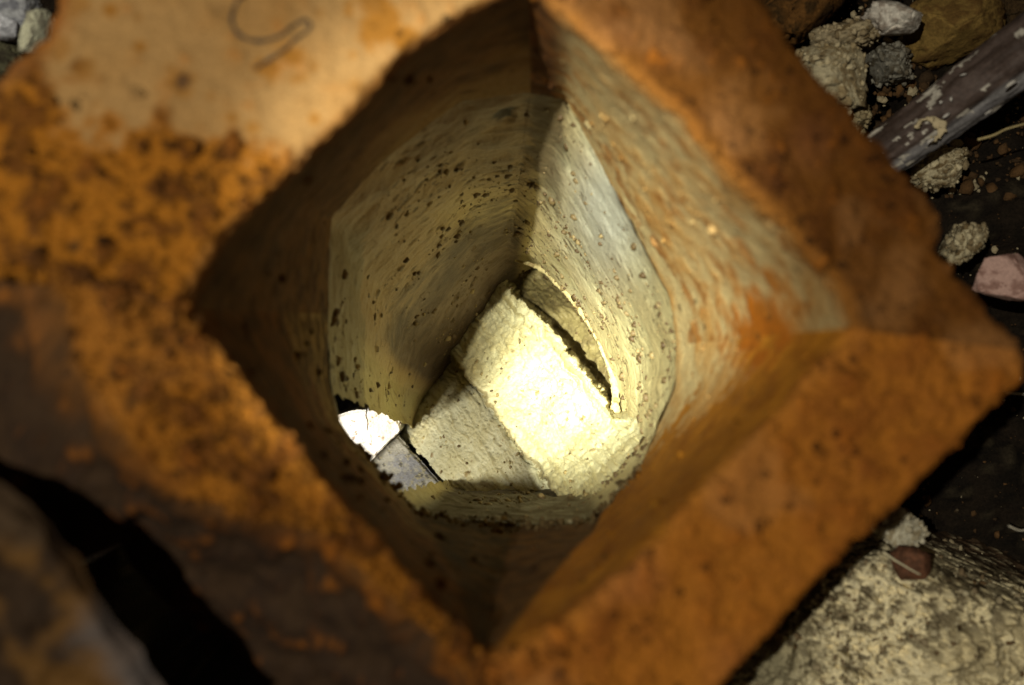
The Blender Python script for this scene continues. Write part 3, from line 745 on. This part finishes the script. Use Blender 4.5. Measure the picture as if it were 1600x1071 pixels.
LIME = (0.52, 0.44, 0.27); LIME_D = (0.16, 0.11, 0.05)
rock('mortar_lump', 1288, 118, .775, (.020, .018, .03), LIME, (0.30, 0.22, 0.11), 11, 'crumbly cream mortar lump against the top right edge of the flue block', 'mortar lump', .3, holes=1.2)
rock('mortar_lump', 1318, 60, .80, (.020, .010, .03), (0.40, 0.32, 0.19), LIME_D, 12, 'thin dirty mortar lump below the white stone at top right', 'mortar lump', .2, holes=1.0)
rock('stone', 1400, 32, .775, (.013, .0095, .02), (0.66, 0.60, 0.50), (0.34, 0.28, 0.22), 13, 'small whitish stone at the top right above the mortar lumps', 'stone', -.3)
rock('stone', 1490, 40, .82, (.030, .018, .03), (0.22, 0.135, 0.035), (0.13, 0.07, 0.018), 14, 'ochre brown rounded stone at the top right beside the wooden stick', 'stone', .2)
rock('stone', 1385, 105, .82, (.016, .010, .03), (0.24, 0.22, 0.17), (0.10, 0.08, 0.05), 15, 'grey-brown stone in the dark hollow left of the wooden stick', 'stone', -.5, holes=.6)
rock('mortar_lump', 1470, 258, .80, (.017, .010, .02), LIME, LIME_D, 16, 'dirty mortar lump under the lower end of the wooden stick', 'mortar lump', .5, holes=1.2)
rock('mortar_lump', 1500, 383, .765, (.012, .008, .02), LIME, LIME_D, 17, 'small mortar lump between the flue block and the pink brick chip', 'mortar lump', .9, holes=1.2)
rock('mortar_lump', 1335, 185, .80, (.008, .009, .02), (0.35, 0.28, 0.15), LIME_D, 18, 'tiny mortar crumb below the cream lump at the block edge', 'mortar lump', .9, holes=1.2)
rock('soil_clod', 1235, 18, .80, (.030, .020, .03), (0.13, 0.058, 0.014), (0.05, 0.026, 0.008), 19, 'rust brown crumbly soil clod at the top beside the flue block', 'soil clod', .4, M_SOIL, 1.4)
rock('soil_clod', 1580, 20, .86, (.020, .020, .03), (0.06, 0.035, 0.014), (0.03, 0.02, 0.01), 20, 'dark soil clod in the top right corner behind the stick', 'soil clod', .1, M_SOIL, 1.4)
rock('brick_chip', 1572, 436, .74, (.0185, .0125, .012), (0.46, 0.29, 0.235), (0.27, 0.15, 0.115), 23, 'pale pink brick chip right of the flue block corner', 'brick chip', .12, M_BRICK, .42, box=.9)
rock('brick_chip', 1425, 885, .675, (.010, .008, .010), (0.15, 0.062, 0.030), (0.09, 0.04, 0.02), 24, 'dull red brick chip half buried in the mortar heap', 'brick chip', -.3, M_BRICK, .5, box=.6)
rock('stone', 8, 18, .70, (.018, .013, .02), (0.42, 0.42, 0.42), (0.22, 0.22, 0.24), 25, 'bluish grey stone in the top left corner', 'stone', .3)
rock('stone', 2, 45, .69, (.0085, .005, .012), (0.78, 0.78, 0.80), (0.5, 0.5, 0.52), 26, 'small bright white stone at the left edge near the top', 'stone', .1)
rock('stone', 60, 52, .66, (.005, .0115, .012), (0.62, 0.60, 0.42), (0.40, 0.37, 0.26), 27, 'slim pale yellow stone wedged against the top left of the flue block', 'stone', -.35)
rock('stone', 10, 100, .72, (.012, .012, .02), (0.12, 0.11, 0.06), (0.06, 0.05, 0.03), 28, 'dark olive stone at the left edge below the white stone', 'stone', .6)
rock('mortar_lump', 1400, 822, .70, (.013, .009, .012), (0.55, 0.50, 0.36), (0.30, 0.24, 0.14), 29, 'pale mortar lump on the top end of the mortar heap', 'mortar lump', -.3, holes=.8)

# fine rubble scattered over the soil
r_ = np.random.default_rng(123); n_ = 2100
rx = np.concatenate([1180 + 440 * r_.random(1500), 1250 + 360 * r_.random(600)]); ry = np.concatenate([-20 + 330 * r_.random(1500), 330 + 520 * r_.random(600)])
rd = np.full(n_, 0.835); pts = U(rx, ry, rd)
pts[:, 2] += 0.016 * fbm(pts, 14, 4, 0.55, 601) * 0.6 - 0.001
cl = fbm(pts, 22, 3, 0.5, 44)
ss = (0.0008 + 0.0042 * r_.random(n_) ** 4) * np.where(cl > -0.05, 1, 0.4) * np.where(ry > 330, 0.6, 1)
cc_ = mix(mix((0.035, 0.022, 0.011), (0.13, 0.065, 0.022), r_.random(n_)), (0.45, 0.37, 0.22), (r_.random(n_) > 0.86) * 0.8)
ru = crumbs('rubble', pts, np.tile((0, 0, 1.0), (n_, 1)), ss, cc_, None, M_STONE, 321)
ru['label'] = 'fine brown and cream rubble strewn over the dark soil at right'; ru['category'] = 'rubble'

# wooden stick
def stick():
    o = empty('wooden_stick'); tag(o, 'dark weathered wooden stick with pale paint flecks, top right', 'stick')
    a = U(1345, 272, .76); b = U(1690, 20, .70); n = 260; m = 72
    ax = b - a; L = np.linalg.norm(ax); ax = ax / L
    sidev = np.cross(ax, [0, 0, 1]); sidev /= np.linalg.norm(sidev); upv = np.cross(sidev, ax)
    # faceted cross-section: (side, up)
    cs = np.array([(-.0155, -.004), (-.0150, .004), (-.006, .0125), (.003, .0120), (.0125, .0035), (.0145, -.004), (.008, -.011), (-.009, -.011)])
    sec = np.concatenate([polyline([cs[i], cs[(i + 1) % len(cs)]], m // 8) for i in range(len(cs))]); sec = circ_smooth(sec, 1)
    tl = np.linspace(0, 1, n)
    scl = 0.86 + 0.32 * tl
    V = a + tl[:, None, None] * L * ax + scl[:, None, None] * (sec[None, :, :1] * sidev + sec[None, :, 1:] * upv)
    P = V.reshape(-1, 3); mm = len(sec)
    lc = np.stack([np.repeat(tl * L * 0.10, mm), np.tile(sec[:, 0], n), np.tile(sec[:, 1], n)], -1)
    g1 = fbm(lc, 420, 4, 0.6, 801); g2 = fbm(lc * np.array([6, 1, 1]), 120, 4, 0.55, 803)
    rad = (P - (a + np.repeat(tl, mm)[:, None] * L * ax)); rad /= np.linalg.norm(rad, axis=1, keepdims=True)
    P = P + rad * (0.0007 * g1 + 0.0010 * g2)[:, None]
    c = mix((0.085, 0.058, 0.046), (0.045, 0.028, 0.020), np.clip(0.5 + g1, 0, 1))
    lowf = smooth(np.tile(sec[:, 0], n) + 0.001 * g2, 0.004, 0.007)
    c = mix(c, mix((0.22, 0.205, 0.195), (0.11, 0.10, 0.10), np.clip(0.5 + g1, 0, 1)), lowf)
    fl = fbm(lc * np.array([4, 1, 1]), 230, 4, 0.6, 811)
    c = mix(c, (0.52, 0.47, 0.38), smooth(fl, 0.55, 0.68) * 0.9)
    mesh_obj('shaft', P, grid_faces(n, mm, True), M_WOOD, o, c)
    # ring shaped knot scar with pale rim
    k = U(1451, 202, .7245)
    th = np.linspace(-1.3, 2.9, 60)
    pts = k + np.stack([.0052 * np.cos(th) * 1.25, .0050 * np.sin(th), 0 * th], -1)
    rr = 0.0021 + 0.0007 * np.sin(th * 3) - 0.0014 * np.abs(th - 0.2) / 2.7
    V, f = tube_mesh(pts, rr, 12, 0.45)
    V = V + 0.0011 * np.stack([fbm(V, 500, 3, .6, 5), fbm(V, 500, 3, .6, 6), fbm(V, 500, 3, .6, 7) * .4], -1)
    kn = mesh_obj('paint_ring', V, f, M_MORTAR, o, np.tile((0.52, 0.42, 0.25), (len(V), 1)))
    # flecks of paint
    for q, (x, y, l, wd, rot) in enumerate([(1478, 181, .0055, .0013, .6), (1581, 130, .008, .0016, .6), (1470, 160, .0022, .0014, .3), (1455, 219, .006, .0012, .6), (1486, 155, .0018, .0018, 0), (1505, 117, .005, .0007, .3), (1545, 175, .006, .0008, .6)]):
        Vb, fb = ICO1
        S = Vb * np.array([l / 2, wd / 2 * 1.4, .0006]) * (1 + 0.25 * fbm(Vb + q * 3.3, 2.0, 2, .5, q))[:, None]
        cr, sr = math.cos(rot), math.sin(rot)
        S = np.stack([S[:, 0] * cr - S[:, 1] * sr, S[:, 0] * sr + S[:, 1] * cr, S[:, 2]], -1)
        dd = 0.752 - 0.0002 * (x - 1380) - 0.0135
        S = S + U(x, y, dd)
        mesh_obj('paint_fleck', S, fb, M_MORTAR, o, np.tile((0.50, 0.46, 0.40), (len(S), 1)))
stick()

def straw(pts, r, colr, label, name='straw', cat='straw', group=None):
    path = catmull(px3(pts), 14)
    path = path + 0.0004 * np.stack([fbm(path, 90, 3, .6, 3), fbm(path, 90, 3, .6, 4), 0 * path[:, 0]], -1)
    V, f = tube_mesh(path, np.linspace(r, r * 0.5, len(path)), 7)
    o = mesh_obj(name, V, f, M_STRAW, None, np.tile(colr, (len(V), 1)))
    return tag(o, label, cat, group)
straw([(1528, 219, .72), (1555, 210, .715), (1580, 199, .71), (1625, 188, .71)], .0007, (.40, .31, .14), 'long straw stem lying in the dark below the wooden stick')
straw([(1562, 610, .70), (1580, 615, .695), (1625, 616, .69)], .0006, (.50, .45, .34), 'pale root fibre at the right edge below the block corner', 'root_fibre', 'root fibre')
straw([(1575, 822, .69), (1592, 829, .69), (1625, 826, .69)], .0005, (.50, .45, .34), 'short pale root fibre at the right edge above the mortar heap', 'root_fibre', 'root fibre')
straw([(1380, 862, .665), (1410, 882, .662), (1438, 898, .66)], .0006, (.55, .48, .30), 'straight straw lying across the dull red brick chip')
straw([(1395, 912, .665), (1420, 922, .662), (1440, 930, .66)], .0005, (.55, .48, .30), 'short straw just below the dull red brick chip')
straw([(1206, 73, .74), (1216, 79, .735), (1228, 88, .735)], .0004, (.50, .40, .20), 'tiny straw at the top right edge of the flue block')
straw([(1165, 1010, .66), (1178, 1013, .655), (1186, 1002, .655)], .0006, (.62, .56, .44), 'small bent white fibre at the foot of the lower right block edge', 'root_fibre', 'root fibre')
straw([(574, 628, .80), (573, 645, .82), (574, 672, .84)], .0006, (.55, .42, .22), 'thin straw hanging above the glaring white block')

# near neighbouring block, lower left, out of focus
def near_block():
    cor = [U(-190, 680, .37), U(75, 822, .37), U(270, 1120, .37), U(-190, 1180, .37)]
    nu = nvv = 160
    u = np.linspace(0, 1, nu)[None, :, None]; v = np.linspace(0, 1, nvv)[:, None, None]
    G = (1 - u) * (1 - v) * cor[0] + u * (1 - v) * cor[1] + u * v * cor[2] + (1 - u) * v * cor[3]
    P = G.reshape(-1, 3)
    us = np.broadcast_to(u, (nvv, nu, 1)).ravel(); vs = np.broadcast_to(v, (nvv, nu, 1)).ravel()
    a = fbm(P, 45, 4, .55, 901); b = fbm(P, 110, 3, .5, 903)
    ed = np.minimum.reduce([us, 1 - us, vs, 1 - vs])
    P2 = P.copy(); P2[:, 2] += 0.004 * a + 0.002 * b - 0.006 * (1 - smooth(ed, 0, .08)); P2[:, :2] += ((1 - smooth(ed, 0, .1)) * 0.0018)[:, None] * np.stack([fbm(P + 5, 60, 3, .6, 7), fbm(P + 8, 60, 3, .6, 8)], -1)
    c = mix((0.085, 0.040, 0.009), (0.024, 0.013, 0.006), smooth(a + .5 * b, -.35, .35))
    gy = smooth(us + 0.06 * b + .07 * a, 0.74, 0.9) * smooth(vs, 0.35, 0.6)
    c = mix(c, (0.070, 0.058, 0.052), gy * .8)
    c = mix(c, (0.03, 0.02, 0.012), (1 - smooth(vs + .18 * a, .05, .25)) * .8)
    idx = np.arange(nu * nvv).reshape(nvv, nu)
    loop = np.concatenate([idx[0, :-1], idx[:-1, -1], idx[-1, :0:-1], idx[:0:-1, 0]])
    n = len(loop); nV = len(P2); lowv = P2[loop].copy(); lowv[:, 0] = -0.62 + (lowv[:, 0] + 0.12) * 1.2; lowv[:, 1] = -0.42 + (lowv[:, 1] + 0.07) * 1.2; lowv[:, 2] = H - 0.86
    sk = np.stack([loop, np.roll(loop, -1), nV + (np.arange(n) + 1) % n, nV + np.arange(n)], -1)
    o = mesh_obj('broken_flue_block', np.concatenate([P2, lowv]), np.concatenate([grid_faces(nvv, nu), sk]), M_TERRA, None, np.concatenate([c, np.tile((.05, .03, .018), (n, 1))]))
    tag(o, 'blurred near orange and grey block filling the lower left corner', 'flue block')
near_block()
